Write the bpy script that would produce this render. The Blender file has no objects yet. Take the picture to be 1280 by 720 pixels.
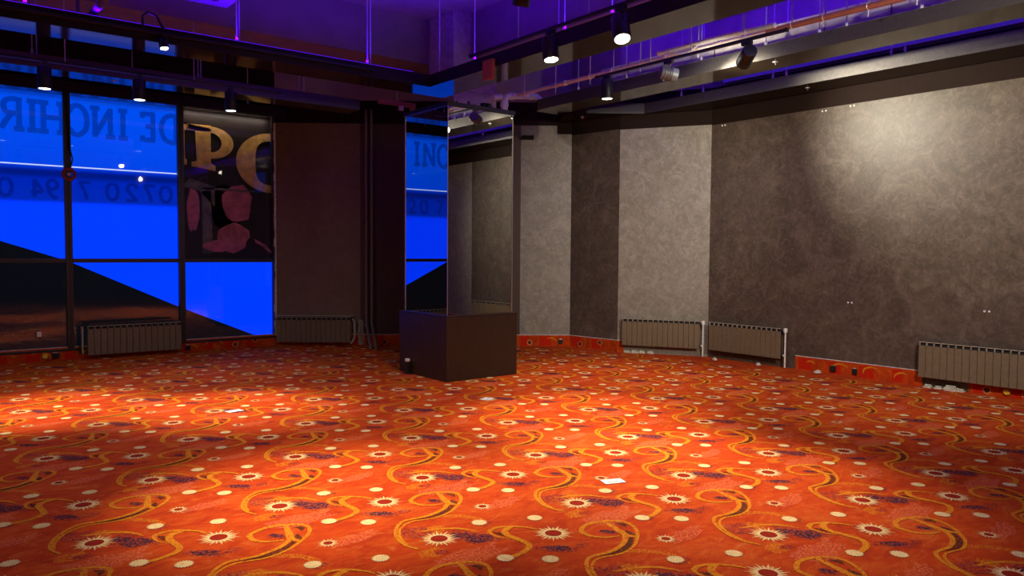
import bpy, bmesh, math, random
from mathutils import Vector, Matrix, Quaternion
random.seed(7)
PI = math.pi
C = bpy.context.scene.collection

# ------------------------------------------------------------------ materials
def newmat(name):
    m = bpy.data.materials.new(name); m.use_nodes = True
    nt = m.node_tree; nt.nodes.clear()
    out = nt.nodes.new('ShaderNodeOutputMaterial')
    return m, nt, out

def pbsdf(nt, out, col=(.5, .5, .5), rough=.5, metal=0., spec=.5, coat=0.):
    b = nt.nodes.new('ShaderNodeBsdfPrincipled')
    b.inputs['Base Color'].default_value = (*col, 1)
    b.inputs['Roughness'].default_value = rough
    b.inputs['Metallic'].default_value = metal
    b.inputs['Specular IOR Level'].default_value = spec
    b.inputs['Coat Weight'].default_value = coat
    nt.links.new(b.outputs[0], out.inputs[0])
    return b

def noise(nt, scale, detail=4, rough=.55, vec=None, stretch=None, dist=0.):
    n = nt.nodes.new('ShaderNodeTexNoise')
    n.inputs['Scale'].default_value = scale
    n.inputs['Detail'].default_value = detail
    n.inputs['Roughness'].default_value = rough
    n.inputs['Distortion'].default_value = dist
    if vec is None:
        vec = nt.nodes.new('ShaderNodeNewGeometry').outputs['Position']
    if stretch:
        mp = nt.nodes.new('ShaderNodeMapping'); mp.inputs['Scale'].default_value = stretch
        nt.links.new(vec, mp.inputs[0]); vec = mp.outputs[0]
    nt.links.new(vec, n.inputs['Vector'])
    return n.outputs['Fac']

def ramp(nt, fac, stops, interp='LINEAR'):
    r = nt.nodes.new('ShaderNodeValToRGB'); r.color_ramp.interpolation = interp
    e = r.color_ramp.elements
    while len(e) > 1: e.remove(e[-1])
    e[0].position = stops[0][0]; e[0].color = (*stops[0][1], 1)
    for p, c in stops[1:]:
        x = e.new(p); x.color = (*c, 1)
    nt.links.new(fac, r.inputs[0])
    return r.outputs[0]

def mixc(nt, fac, a, b):
    m = nt.nodes.new('ShaderNodeMix'); m.data_type = 'RGBA'
    for sock, v in ((m.inputs[0], fac), (m.inputs[6], a), (m.inputs[7], b)):
        if isinstance(v, (int, float)): sock.default_value = v
        elif isinstance(v, tuple): sock.default_value = (*v, 1)
        else: nt.links.new(v, sock)
    return m.outputs[2]

def bump(nt, b, h, strength=.3, dist=.01):
    n = nt.nodes.new('ShaderNodeBump'); n.inputs['Strength'].default_value = strength
    n.inputs['Distance'].default_value = dist
    nt.links.new(h, n.inputs['Height']); nt.links.new(n.outputs[0], b.inputs['Normal'])

def plain(name, col, rough=.5, metal=0., spec=.5, var=.12, scale=30):
    m, nt, out = newmat(name)
    b = pbsdf(nt, out, col, rough, metal, spec)
    f = noise(nt, scale, 3)
    lo = tuple(c * (1 - var) for c in col); hi = tuple(min(1, c * (1 + var)) for c in col)
    nt.links.new(ramp(nt, f, [(.3, lo), (.7, hi)]), b.inputs['Base Color'])
    return m

def plaster(name, lo, mid, hi, rough=.55, sc=3.2):
    m, nt, out = newmat(name)
    b = pbsdf(nt, out, mid, rough, 0, .35)
    f1 = noise(nt, sc, 8, .68, dist=1.6)
    f2 = noise(nt, 9, 8, .72, dist=2.0)
    c1 = ramp(nt, f1, [(.34, lo), (.5, mid), (.66, hi)])
    c2 = ramp(nt, f2, [(.38, lo), (.50, mid), (.63, hi)])
    nt.links.new(mixc(nt, .5, c1, c2), b.inputs['Base Color'])
    bump(nt, b, f2, .35, .006)
    return m

def emit(name, col, s):
    m, nt, out = newmat(name)
    e = nt.nodes.new('ShaderNodeEmission'); e.inputs[0].default_value = (*col, 1); e.inputs[1].default_value = s
    nt.links.new(e.outputs[0], out.inputs[0])
    return m

# carpet: one shared procedural ground colour, and yarn colours that break up into it
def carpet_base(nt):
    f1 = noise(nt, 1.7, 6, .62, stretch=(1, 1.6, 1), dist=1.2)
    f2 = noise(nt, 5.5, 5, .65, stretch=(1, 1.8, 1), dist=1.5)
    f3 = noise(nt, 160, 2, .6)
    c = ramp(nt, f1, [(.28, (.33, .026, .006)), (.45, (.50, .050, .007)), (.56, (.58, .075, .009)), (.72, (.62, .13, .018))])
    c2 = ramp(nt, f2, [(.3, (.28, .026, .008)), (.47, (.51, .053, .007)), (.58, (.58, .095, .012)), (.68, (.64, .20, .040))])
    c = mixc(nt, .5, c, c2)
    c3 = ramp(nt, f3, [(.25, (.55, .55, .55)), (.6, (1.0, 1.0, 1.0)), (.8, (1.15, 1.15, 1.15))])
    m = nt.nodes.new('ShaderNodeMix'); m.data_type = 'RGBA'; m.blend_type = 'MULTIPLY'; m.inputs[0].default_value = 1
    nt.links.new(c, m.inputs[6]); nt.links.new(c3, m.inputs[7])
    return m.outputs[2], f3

def carpet_mat(name, col=None, cover=1., soft=.07, scale=62):
    m, nt, out = newmat(name)
    b = pbsdf(nt, out, (.5, .05, .01), .95, 0, .08)
    base, f3 = carpet_base(nt)
    if col is None:
        nt.links.new(base, b.inputs['Base Color'])
    else:
        f = noise(nt, scale, 3, .7)
        t = .5 + (cover - .5) * .55
        k = nt.nodes.new('ShaderNodeMapRange'); k.inputs[1].default_value = t - soft; k.inputs[2].default_value = t + soft
        k.inputs[3].default_value = 1; k.inputs[4].default_value = 0
        nt.links.new(f, k.inputs[0])
        v = ramp(nt, noise(nt, 40, 3), [(.3, tuple(x * .75 for x in col)), (.65, col)])
        nt.links.new(mixc(nt, k.outputs[0], base, v), b.inputs['Base Color'])
    bump(nt, b, f3, .5, .004)
    return m

M = {}
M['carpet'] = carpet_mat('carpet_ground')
M['gold'] = carpet_mat('carpet_gold_yarn', (.68, .26, .014), .64)
M['gold_haze'] = carpet_mat('carpet_gold_haze', (.62, .20, .012), .50)
M['cream'] = carpet_mat('carpet_cream_yarn', (.80, .62, .30), 1.15)
M['cream_haze'] = carpet_mat('carpet_cream_haze', (.72, .36, .10), .46)
M['purple'] = carpet_mat('carpet_purple_yarn', (.035, .020, .045), .60)
M['purple_haze'] = carpet_mat('carpet_purple_haze', (.07, .025, .045), .42)
M['rust'] = carpet_mat('carpet_rust_yarn', (.30, .022, .008), .85)
M['bronze'] = carpet_mat('carpet_bronze_yarn', (.085, .03, .012), .66)
M['rose'] = carpet_mat('carpet_rose_haze', (.66, .16, .07), .46)
M['redflat'] = carpet_mat('carpet_red_yarn', (.55, .022, .006), 1.1)

M['wall_dark'] = plaster('plaster_dark_taupe', (.054, .041, .031), (.084, .064, .050), (.160, .125, .098), .42, 1.9)
M['wall_grey'] = plaster('plaster_light_grey', (.165, .150, .120), (.225, .207, .170), (.33, .308, .26), .5)
M['wall_brown'] = plaster('plaster_brown', (.135, .096, .062), (.165, .120, .080), (.195, .143, .098), .6)
M['upper_wall'] = plain('dark_brown_paint', (.014, .006, .004), .8, spec=.2)
M['back_wall'] = plain('deep_brown_paint', (.055, .030, .024), .6)
M['room_wall'] = plain('plain_room_wall', (.16, .13, .11), .7)
M['slab'] = plain('grey_concrete_slab', (.30, .26, .27), .85, scale=4)
M['beam'] = plain('grey_beam_paint', (.26, .19, .19), .8, scale=3)
M['concrete'] = plain('pale_concrete', (.42, .38, .36), .85, var=.2, scale=12)
M['white_edge'] = plain('chipped_white_plaster', (.62, .56, .52), .8, var=.3, scale=25)
M['black_metal'] = plain('black_metal', (.012, .011, .011), .38, 0, .5)
M['dark_frame'] = plain('dark_bronze_frame', (.022, .019, .020), .4, 0, .5)
M['silver'] = plain('brushed_silver', (.52, .50, .49), .38, .8, .5)
M['grey_alu'] = plain('grey_cast_aluminium', (.20, .215, .22), .45, .3)
M['rod'] = plain('galvanised_rod', (.55, .53, .55), .45, .3)
M['white_plastic'] = plain('white_plastic', (.78, .77, .74), .45)
M['pvc'] = plain('grey_white_pvc', (.68, .67, .68), .4)
M['pipe_red_lit'] = plain('lamplit_red_paint', (.74, .60, .55), .5)  # the red pipe where lamps strike it, brightness put into the colour
M['pipe_red'] = plain('rust_red_paint', (.33, .11, .07), .5)
M['duct'] = plain('beige_duct_sheet', (.80, .73, .64), .6, var=.2, scale=6)
M['copper'] = plain('copper_brown', (.42, .17, .09), .5)
M['rad_front'] = plain('taupe_radiator_enamel', (.165, .128, .080), .4)
M['rad_dark'] = plain('radiator_recess', (.010, .009, .009), .7)
M['rad_rim'] = plain('grey_radiator_rim', (.40, .37, .32), .45)
M['pipe_dark'] = plain('dark_heating_pipe', (.17, .14, .12), .4)
M['board_white'] = plain('crumbled_plaster', (.55, .52, .44), .9, var=.4, scale=40)
M['paper'] = plain('white_card', (.80, .82, .85), .5, var=.04)
M['yellow'] = plain('yellow_plastic', (.72, .45, .03), .5)
M['green'] = plain('green_plastic', (.06, .16, .06), .5)
M['red_ring'] = plain('red_rubber', (.30, .06, .035), .5)
M['red_reflection'] = plain('orange_red_reflection', (.40, .10, .03), .7)
M['grille'] = plain('brown_grille', (.10, .06, .04), .7)
M['cassette'] = plain('off_white_plastic', (.15, .13, .13), .5)

def glossy_panel():
    m, nt, out = newmat('glossy_dark_laminate')
    b = pbsdf(nt, out, (.030, .022, .016), .09, 0, .5)
    b.inputs['IOR'].default_value = 1.7
    f = noise(nt, 2.5, 3)
    nt.links.new(ramp(nt, f, [(.3, (.020, .013, .007)), (.7, (.028, .018, .010))]), b.inputs['Base Color'])
    return m
M['band'] = glossy_panel()
M['fascia'] = plain('matte_dark_fascia', (.014, .009, .007), .5, spec=.3)
M['fascia_metal'] = plain('brushed_dark_steel', (.10, .092, .085), .40, .7)

def wood():
    m, nt, out = newmat('dark_wenge_laminate')
    b = pbsdf(nt, out, (.03, .02, .013), .38, 0, .45)
    f = noise(nt, 14, 6, .6, stretch=(3.2, 3.2, .18), dist=.6)
    g = noise(nt, 60, 3, .6, stretch=(3.2, 3.2, .1))
    c = ramp(nt, f, [(.3, (.018, .011, .007)), (.55, (.029, .019, .012)), (.72, (.044, .030, .020))])
    d = ramp(nt, g, [(.35, (.022, .013, .009)), (.65, (.05, .033, .021))])
    nt.links.new(mixc(nt, .4, c, d), b.inputs['Base Color'])
    return m
M['wood'] = wood()

def mirror():
    m, nt, out = newmat('mirror_glass')
    b = pbsdf(nt, out, (.62, .63, .62), .0, 1.)
    return m
M['mirror'] = mirror()

def glass():
    m, nt, out = newmat('window_glass')
    t = nt.nodes.new('ShaderNodeBsdfTransparent'); t.inputs[0].default_value = (.96, .97, .98, 1)
    g = nt.nodes.new('ShaderNodeBsdfGlossy'); g.inputs['Roughness'].default_value = .015
    fr = nt.nodes.new('ShaderNodeFresnel'); fr.inputs[0].default_value = 1.5
    mx = nt.nodes.new('ShaderNodeMixShader')
    nt.links.new(fr.outputs[0], mx.inputs[0]); nt.links.new(t.outputs[0], mx.inputs[1]); nt.links.new(g.outputs[0], mx.inputs[2])
    nt.links.new(mx.outputs[0], out.inputs[0])
    return m
M['glass'] = glass()

# back-lit banner sheet: blue fields and a dark bar set by height (the cloth itself glows)
BLUE = (.0, .056, 1.0)
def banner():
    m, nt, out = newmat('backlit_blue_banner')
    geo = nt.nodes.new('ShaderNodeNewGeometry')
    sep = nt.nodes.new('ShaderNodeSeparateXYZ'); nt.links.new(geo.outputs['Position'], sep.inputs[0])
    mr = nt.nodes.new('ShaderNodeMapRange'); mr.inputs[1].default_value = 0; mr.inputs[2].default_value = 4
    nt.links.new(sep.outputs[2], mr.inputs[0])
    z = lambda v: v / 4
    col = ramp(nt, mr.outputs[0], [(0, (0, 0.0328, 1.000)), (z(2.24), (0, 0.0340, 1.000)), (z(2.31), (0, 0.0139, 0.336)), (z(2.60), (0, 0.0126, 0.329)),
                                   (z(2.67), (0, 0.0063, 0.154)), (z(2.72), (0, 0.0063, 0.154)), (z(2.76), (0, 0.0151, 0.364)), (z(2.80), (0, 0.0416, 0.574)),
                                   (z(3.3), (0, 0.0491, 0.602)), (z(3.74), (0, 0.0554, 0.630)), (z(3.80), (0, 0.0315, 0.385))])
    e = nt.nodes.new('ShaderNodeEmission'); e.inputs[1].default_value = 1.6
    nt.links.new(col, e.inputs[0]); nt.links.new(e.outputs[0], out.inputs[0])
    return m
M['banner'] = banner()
M['banner_ink'] = emit('banner_ink_upper', (.0, .040, .50), 1.0)
M['banner_ink_low'] = emit('banner_ink_lower', (.0, .012, .30), 1.0)
M['seam'] = emit('banner_seam_light', (.62, .70, 1.0), 1.1)
M['lens'] = emit('lamp_lens', (1.0, .93, .80), 14)
M['lens_cool'] = emit('lamp_lens_cool', (.90, 1.0, .95), 5)
M['lens_hot'] = emit('lamp_lens_hot', (1.0, .96, .90), 40)
M['led'] = emit('blue_led_strip', (.09, .005, .85), 1.2)
M['wall_glow'] = emit('violet_wall_glow', (.060, .016, .60), .45)  # led light on the upper wall put into an emissive colour
M['poster_dark'] = plain('poster_black_red', (.016, .006, .007), .5, var=.6, scale=3)
M['poster_red'] = plain('poster_wine_red', (.30, .025, .035), .5, var=.4, scale=5)
M['poster_gold'] = plain('poster_gold', (.80, .47, .14), .45, var=.3, scale=9)
M['poster_pink'] = plain('poster_pink', (.66, .17, .21), .5, var=.35, scale=8)
M['poster_grey'] = plain('poster_grey', (.16, .15, .15), .5, var=.5, scale=8)

# ------------------------------------------------------------------ mesh builder
class MB:
    def __init__(s): s.v = []; s.f = []; s.m = []; s.mats = []
    def mi(s, mat):
        if mat not in s.mats: s.mats.append(mat)
        return s.mats.index(mat)
    def add(s, vs, fs, mat):
        o = len(s.v); s.v += [tuple(v) for v in vs]; k = s.mi(mat)
        for f in fs: s.f.append([i + o for i in f]); s.m.append(k)
        return s
    def box(s, lo, hi, mat, T=None):
        x0, y0, z0 = lo; x1, y1, z1 = hi
        vs = [Vector(p) for p in ((x0,y0,z0),(x1,y0,z0),(x1,y1,z0),(x0,y1,z0),(x0,y0,z1),(x1,y0,z1),(x1,y1,z1),(x0,y1,z1))]
        if T: vs = [T @ v for v in vs]
        return s.add(vs, [(3,2,1,0),(4,5,6,7),(0,1,5,4),(1,2,6,5),(2,3,7,6),(3,0,4,7)], mat)
    def prism(s, poly, z0, z1, mat, T=None):
        n = len(poly)
        a = sum(poly[i][0]*poly[(i+1)%n][1]-poly[(i+1)%n][0]*poly[i][1] for i in range(n))
        if a < 0: poly = poly[::-1]
        vs = [Vector((x, y, z0)) for x, y in poly] + [Vector((x, y, z1)) for x, y in poly]
        if T: vs = [T @ v for v in vs]
        return s.add(vs, [tuple(range(n))[::-1], tuple(range(n, 2*n))] + [(i, (i+1)%n, (i+1)%n+n, i+n) for i in range(n)], mat)
    def lathe(s, prof, n, mat, T=None):          # prof: list of (r, z)
        vs = []; fs = []
        for r, z in prof:
            for i in range(n):
                vs.append(Vector((r*math.cos(2*PI*i/n), r*math.sin(2*PI*i/n), z)))
        for k in range(len(prof)-1):
            for i in range(n):
                j = (i+1) % n
                fs.append((k*n+i, k*n+j, (k+1)*n+j, (k+1)*n+i))
        fs.append(tuple(range(n))[::-1]); fs.append(tuple((len(prof)-1)*n+i for i in range(n)))
        if T: vs = [T @ v for v in vs]
        return s.add(vs, fs, mat)
    def tube(s, pts, r, mat, n=8, closed=False):
        pts = [Vector(p) for p in pts]; vs = []; fs = []; K = len(pts)
        up = None
        for k, p in enumerate(pts):
            if closed: d = (pts[(k+1)%K]-pts[k-1]).normalized()
            else: d = (pts[min(k+1,K-1)]-pts[max(k-1,0)]).normalized()
            if up is None: up = d.orthogonal().normalized()
            up = (up - d*up.dot(d)).normalized(); w = d.cross(up)
            for i in range(n):
                a = 2*PI*i/n; vs.append(p + up*(r*math.cos(a)) + w*(r*math.sin(a)))
        for k in range(K if closed else K-1):
            for i in range(n):
                j = (i+1)%n; k2 = (k+1)%K
                fs.append((k*n+i, k*n+j, k2*n+j, k2*n+i))
        if not closed:
            fs.append(tuple(range(n))[::-1]); fs.append(tuple((K-1)*n+i for i in range(n)))
        return s.add(vs, fs, mat)
    def build(s, name, parent=None, bevel=0., smooth=False, loc=None):
        me = bpy.data.meshes.new(name); me.from_pydata(s.v, [], s.f)
        for m in s.mats: me.materials.append(m)
        me.polygons.foreach_set('material_index', s.m)
        bm = bmesh.new(); bm.from_mesh(me)
        bmesh.ops.recalc_face_normals(bm, faces=bm.faces)
        if bevel:
            es = [e for e in bm.edges if len(e.link_faces) == 2 and e.calc_face_angle(0) > .6]
            bmesh.ops.bevel(bm, geom=es, offset=bevel, segments=2, profile=.5, affect='EDGES', clamp_overlap=True)
        bm.to_mesh(me); bm.free()
        if smooth:
            for p in me.polygons: p.use_smooth = True
            try: me.set_sharp_from_angle(angle=.7)
            except Exception: pass
        o = bpy.data.objects.new(name, me); C.objects.link(o)
        if loc: o.location = loc
        if parent is not None: o.parent = parent
        return o

def tag(o, label, cat, group=None):
    o['label'] = label; o['category'] = cat
    if group: o['group'] = group
    return o
def thing(name, label, cat, loc=(0,0,0), rz=0., group=None):
    o = bpy.data.objects.new(name, None); C.objects.link(o); o.location = loc; o.rotation_euler = (0, 0, rz)
    o.empty_display_size = .1
    return tag(o, label, cat, group)
def struct(o): o['kind'] = 'structure'; return o
def clone(o, parent=None, mats=None):
    c = o.copy(); C.objects.link(c)
    if parent is not None: c.parent = parent
    for ch in list(o.children): clone(ch, c)
    return c

# ------------------------------------------------------------------ layout (metres; camera stands at x=0 y=0)
YW, XR, WX, SY = 12.55, 9.64, -3.0, -3.0
A0 = Vector((4.80, 12.55)); B0 = Vector((8.80, 9.57)); B1 = Vector((8.93, 8.57)); B2 = Vector((9.64, 7.33))
SLAB = 5.10; ZB = 3.79; ZT = 3.95; SK = .185
room = [(WX, YW), tuple(A0), tuple(B0), tuple(B1), tuple(B2), (XR, SY), (WX, SY)]

def frame2d(p, q):           # local X from p to q, local Y pointing into the room (towards the camera side), Z up
    d = (q-p).normalized(); n = Vector((-d.y, d.x))
    if n.dot(Vector((2, 2)) - p) < 0: n = -n
    m = Matrix.Identity(4)
    m[0][0], m[1][0] = d.x, d.y; m[0][1], m[1][1] = n.x, n.y; m[0][3], m[1][3] = p.x, p.y
    return m, (q-p).length

# ------------------------------------------------------------------ carpet pattern
OUT=[(0.205,0.664),(0.277,0.71),(0.355,0.72),(0.426,0.701),(0.494,0.66),(0.524,0.600),(0.505,0.528),(0.448,0.448),(0.369,0.38),(0.302,0.335),(0.211,0.303),(0.147,0.297),(0.085,0.312),(0.02,0.322),(-0.04,0.305),(-0.105,0.251),(-0.152,0.171),(-0.179,0.092),(-0.185,0.025)]
LOOP=[(0.205,0.664),(0.198,0.594),(0.223,0.538),(0.276,0.497),(0.334,0.479)]
DIAG=[(0.43,0.70),(0.401,0.582),(0.382,0.51),(0.375,0.46),(0.40,0.41)]
LOW=[(0.372,0.475),(0.29,0.40),(0.201,0.363),(0.125,0.350),(0.055,0.358),(-0.015,0.360),(-0.082,0.314),(-0.145,0.232),(-0.184,0.145),(-0.2,0.071),(-0.195,0.01),(-.17,-.06)]
SW=[(0.289,-0.074),(0.354,-0.057),(0.429,-0.087),(0.484,-0.142),(0.509,-0.178),(0.526,-0.22)]
SWL=[(0.289,-0.074),(0.273,-0.126),(0.283,-0.189),(0.312,-0.236)]
SWB=[(0.433,-0.092),(0.362,-0.129),(0.337,-0.187),(0.344,-0.268),(0.349,-0.345),(0.33,-0.39),(0.272,-0.427),(0.204,-0.443),(0.160,-0.444)]
ARC=[(-0.04,0.17),(-0.006,0.15),(0.063,0.135),(0.163,0.078),(0.219,-0.0),(.235,-.05)]
def smooth(pts, k=4):
    P = [Vector(p) for p in pts]; P = [2*P[0]-P[1]] + P + [2*P[-1]-P[-2]]; o = []
    for i in range(1, len(P)-2):
        for j in range(k):
            t = j/k; a, b, c, d = P[i-1:i+3]
            o.append(.5*((2*b)+(c-a)*t+(2*a-5*b+4*c-d)*t*t+(3*b-a-3*c+d)*t**3))
    return o + [P[-2]]
def ribbon(pts, w, k=4):     # list of quads; w: function of t 0..1 giving full width
    P = smooth(pts, k); n = len(P); L = []; R = []
    for i, p in enumerate(P):
        d = (P[min(i+1,n-1)]-P[max(i-1,0)]).normalized(); q = Vector((-d.y, d.x)); h = w(i/(n-1))/2
        L.append(p+q*h); R.append(p-q*h)
    return [(L[i], R[i], R[i+1], L[i+1]) for i in range(n-1)]
def disc(c, rx, ry, n=14, jag=0., rot=0.):
    o = []
    for i in range(n):
        a = 2*PI*i/n; k = 1 + (random.uniform(-jag, jag) if jag else 0)
        x, y = rx*k*math.cos(a), ry*k*math.sin(a)
        o.append(Vector((c[0]+x*math.cos(rot)-y*math.sin(rot), c[1]+x*math.sin(rot)+y*math.cos(rot))))
    return [tuple(o)]
def sun(c, r, n):
    c = Vector(c); o = []
    o.append(('cream_haze', 1, disc(c, r*.80, r*.80, 18)))
    rays = []
    for i in range(n):
        a = 2*PI*i/n; e = Vector((math.cos(a), math.sin(a))); q = Vector((-e.y, e.x)); k = r*(1.08 if i % 2 == 0 else .88)
        rays.append((c+e*r*.48-q*r*.075, c+e*k, c+e*r*.48+q*r*.075))
    o.append(('cream', 2, rays))
    o.append(('cream', 2, [tuple(c+Vector((math.cos(a), math.sin(a)))*r*.53 for a in (2*PI*i/20 for i in range(20)))]))
    o.append(('rust', 3, disc(c, r*.43, r*.43, 18)))
    return o
def cell():
    o = []
    o.append(('rose', 1, disc((-.02, -.30), .22, .10, 18, .25)))
    o.append(('rose', 1, disc((.66, .27), .17, .06, 16, .25, .2)))
    o.append(('gold_haze', 1, disc((-.13, -.14), .085, .06, 14, .2)))
    o.append(('gold_haze', 1, disc((.02, .14), .10, .06, 14, .2)))
    o.append(('gold_haze', 1, ribbon([(.20,.31),(.31,.22),(.36,.10),(.33,.0)], lambda t: .05)))
    o.append(('rose', 1, ribbon([(.27,-.08),(.22,-.20),(.15,-.28),(.05,-.36),(-.05,-.42)], lambda t: .045)))
    o.append(('gold', 2, ribbon(ARC, lambda t: .022*math.sin(PI*min(1,max(.05,t)))+.004)))
    for c, rx, ry, r in (((.125,-.03), .075, .055, -.6), ((.185,-.13), .095, .065, -.75), ((.327,.565), .055, .03, -.8), ((.44,-.51), .09, .04, -.7), ((-.06,.15), .075, .06, 0)):
        o.append(('purple_haze', 1, disc(c, rx*1.25, ry*1.35, 16, .25, r)))
        if c[0] != -.06: o.append(('purple', 2, disc(c, rx*.85, ry*.85, 14, .25, r)))
    for c, rx, ry in (((-.085,-.167), .035, .025), ((.572,-.55), .035, .025), ((.335,.045), .045, .03), ((.145,-.455), .05, .025)):
        o.append(('purple_haze', 1, disc(c, rx*1.2, ry*1.3, 12, .2)))
    g = lambda a, b: (lambda t: a+(b-a)*t)
    o.append(('gold', 3, ribbon(OUT, lambda t: .030-.014*min(1, t*1.6))))
    o.append(('gold', 3, ribbon(LOOP, g(.034, .013))))
    o.append(('gold', 3, ribbon(DIAG, lambda t: .022+.022*math.sin(PI*t))))
    o.append(('gold', 3, ribbon(LOW, lambda t: .030-.014*t)))
    o.append(('bronze', 2, ribbon([(.39,.44),(.30,.37),(.22,.333),(.13,.325),(.05,.335)], lambda t: .035*math.sin(PI*max(.03,t*.97)**.6))))
    o.append(('bronze', 2, ribbon([(.455,.64),(.485,.60),(.47,.56)], lambda t: .035*math.sin(PI*max(.05,t*.95)))))
    o.append(('bronze', 2, ribbon([(.43,.52),(.41,.47),(.405,.43)], lambda t: .045*math.sin(PI*max(.05,t*.95)))))
    o.append(('gold', 3, ribbon(SW, g(.032, .014))))
    o.append(('gold', 3, ribbon(SWL, g(.024, .010))))
    o.append(('gold', 3, ribbon(SWB, lambda t: .042-.010*t)))
    o.append(('bronze', 2, ribbon([(.30,-.10),(.315,-.14),(.32,-.19)], lambda t: .032*math.sin(PI*max(.05,t*.95)))))
    o += sun((0, 0), .112, 22); o += sun((.562, -.323), .112, 22); o += sun((.509, .291), .062, 16)
    for c in ((.325,.07), (.13,-.435), (-.39,-.045), (-.193,.47)):
        n = 18; P = []
        for i in range(2*n):
            a = PI*i/n; k = .049 if i % 2 == 0 else .040
            P.append(Vector((c[0]+k*math.cos(a), c[1]+k*math.sin(a))))
        o.append(('cream', 4, [tuple(P)]))
    return o
def inside(p, poly, d=.03):
    n = len(poly)
    for i in range(n):
        a = Vector(poly[i]); b = Vector(poly[(i+1) % n]); e = (b-a).normalized()
        if (p-a).dot(Vector((e.y, -e.x))) < d: return False
    return True

fl = MB()
fl.prism(room, -.10, 0, M['carpet'])
org = Vector((2.265, 3.518)); v1 = Vector((1.028, -.022)); v2 = Vector((.527, 1.037))
CELL = sorted(cell(), key=lambda c: c[1]); print('layers', len(CELL))
vis = [(x, y) for x, y in room]
for j in range(-8, 12):
    for i in range(-14, 18):
        o = org + v1*i + v2*j
        if not (-3.6 < o.x < 10.4 and -3.4 < o.y < 13.4): continue
        deep = inside(o, room, .95)
        for idx, (nm, lay, polys) in enumerate(CELL):
            for P in polys:
                Q = [o+p for p in P]
                if not deep and not all(inside(q, room) for q in Q): continue
                fl.add([(q.x, q.y, .0003+idx*.00006) for q in Q], [tuple(range(len(Q)))], M[nm])
def build_floor():
    me = bpy.data.meshes.new('floor'); me.from_pydata(fl.v, [], fl.f)
    for m in fl.mats: me.materials.append(m)
    me.polygons.foreach_set('material_index', fl.m); me.update()
    o = bpy.data.objects.new('floor', me); C.objects.link(o); return struct(o)
build_floor()

# ------------------------------------------------------------------ room shell
def wall(name, p, q, cols, z0=0, z1=SLAB, t=.14, top=None, ext=0.):
    """cols: list of (s0, s1, material, ztop) along the wall, above ztop the dark brown upper paint"""
    T, L = frame2d(p, q); b = MB()
    for s0, s1, mat, zt in cols:
        b.box((s0, -t, z0), (s1, 0, zt), mat, T)
        b.box((s0, -t, zt), (s1, 0, 4.125), M['upper_wall'], T)
        b.box((s0, -t, 4.125), (s1, 0, z1), M['slab'], T)
    return struct(b.build(name))
Lc = (B0-A0).length; Lr = (B1-B0).length; Lf = (B2-B1).length
wall('wall_corner', A0, B0, [(0, 1.42, M['wall_brown'], 3.74), (1.42, 4.13, M['back_wall'], 3.74), (4.13, 4.74, M['wall_grey'], 3.74), (4.74, Lc, M['wall_grey'], 3.60)])
wall('wall_return', B0, B1, [(0, Lr, M['wall_dark'], 3.58)])
wall('wall_angled', B1, B2, [(0, Lf, M['wall_grey'], 3.57)])
R0 = B2; R1 = Vector((XR, SY))
wall('wall_right', R0, R1, [(0, 5.45, M['wall_dark'], 3.56), (5.45, R0.y-SY, M['wall_grey'], 3.56)])
wall('wall_back', Vector((XR, SY)), Vector((WX, SY)), [(0, XR-WX, M['room_wall'], 3.56)])
wall('wall_left', Vector((WX, SY)), Vector((WX, YW)), [(0, YW-SY, M['room_wall'], 3.56)])
b = MB(); b.box((WX, YW, -.1), (A0.x, YW+.12, .13), M['upper_wall']); b.box((WX, YW, 3.86), (A0.x, YW+.12, SLAB), M['upper_wall'])
struct(b.build('wall_front'))
b = MB(); b.prism([(WX-.2, YW+.3), (XR+.2, YW+.3), (XR+.2, SY-.2), (WX-.2, SY-.2)], SLAB, SLAB+.15, M['slab'])
struct(b.build('ceiling'))
b = MB(); b.box((WX, 9.98, 4.44), (6.53, 10.5, SLAB), M['beam']); struct(b.build('trim_1'))
b = MB(); b.box((6.53, SY, 4.44), (7.05, 10.5, SLAB), M['beam']); struct(b.build('trim_2'))
b = MB()
for k in range(26):                                   # ragged white plaster edge beside the last window
    z = .16 + k*.137; w = random.uniform(.018, .045)
    b.box((4.80-w, YW-.035, z), (4.80, YW-.004, z+.137), M['white_edge'])
struct(b.build('trim_3'))

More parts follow.
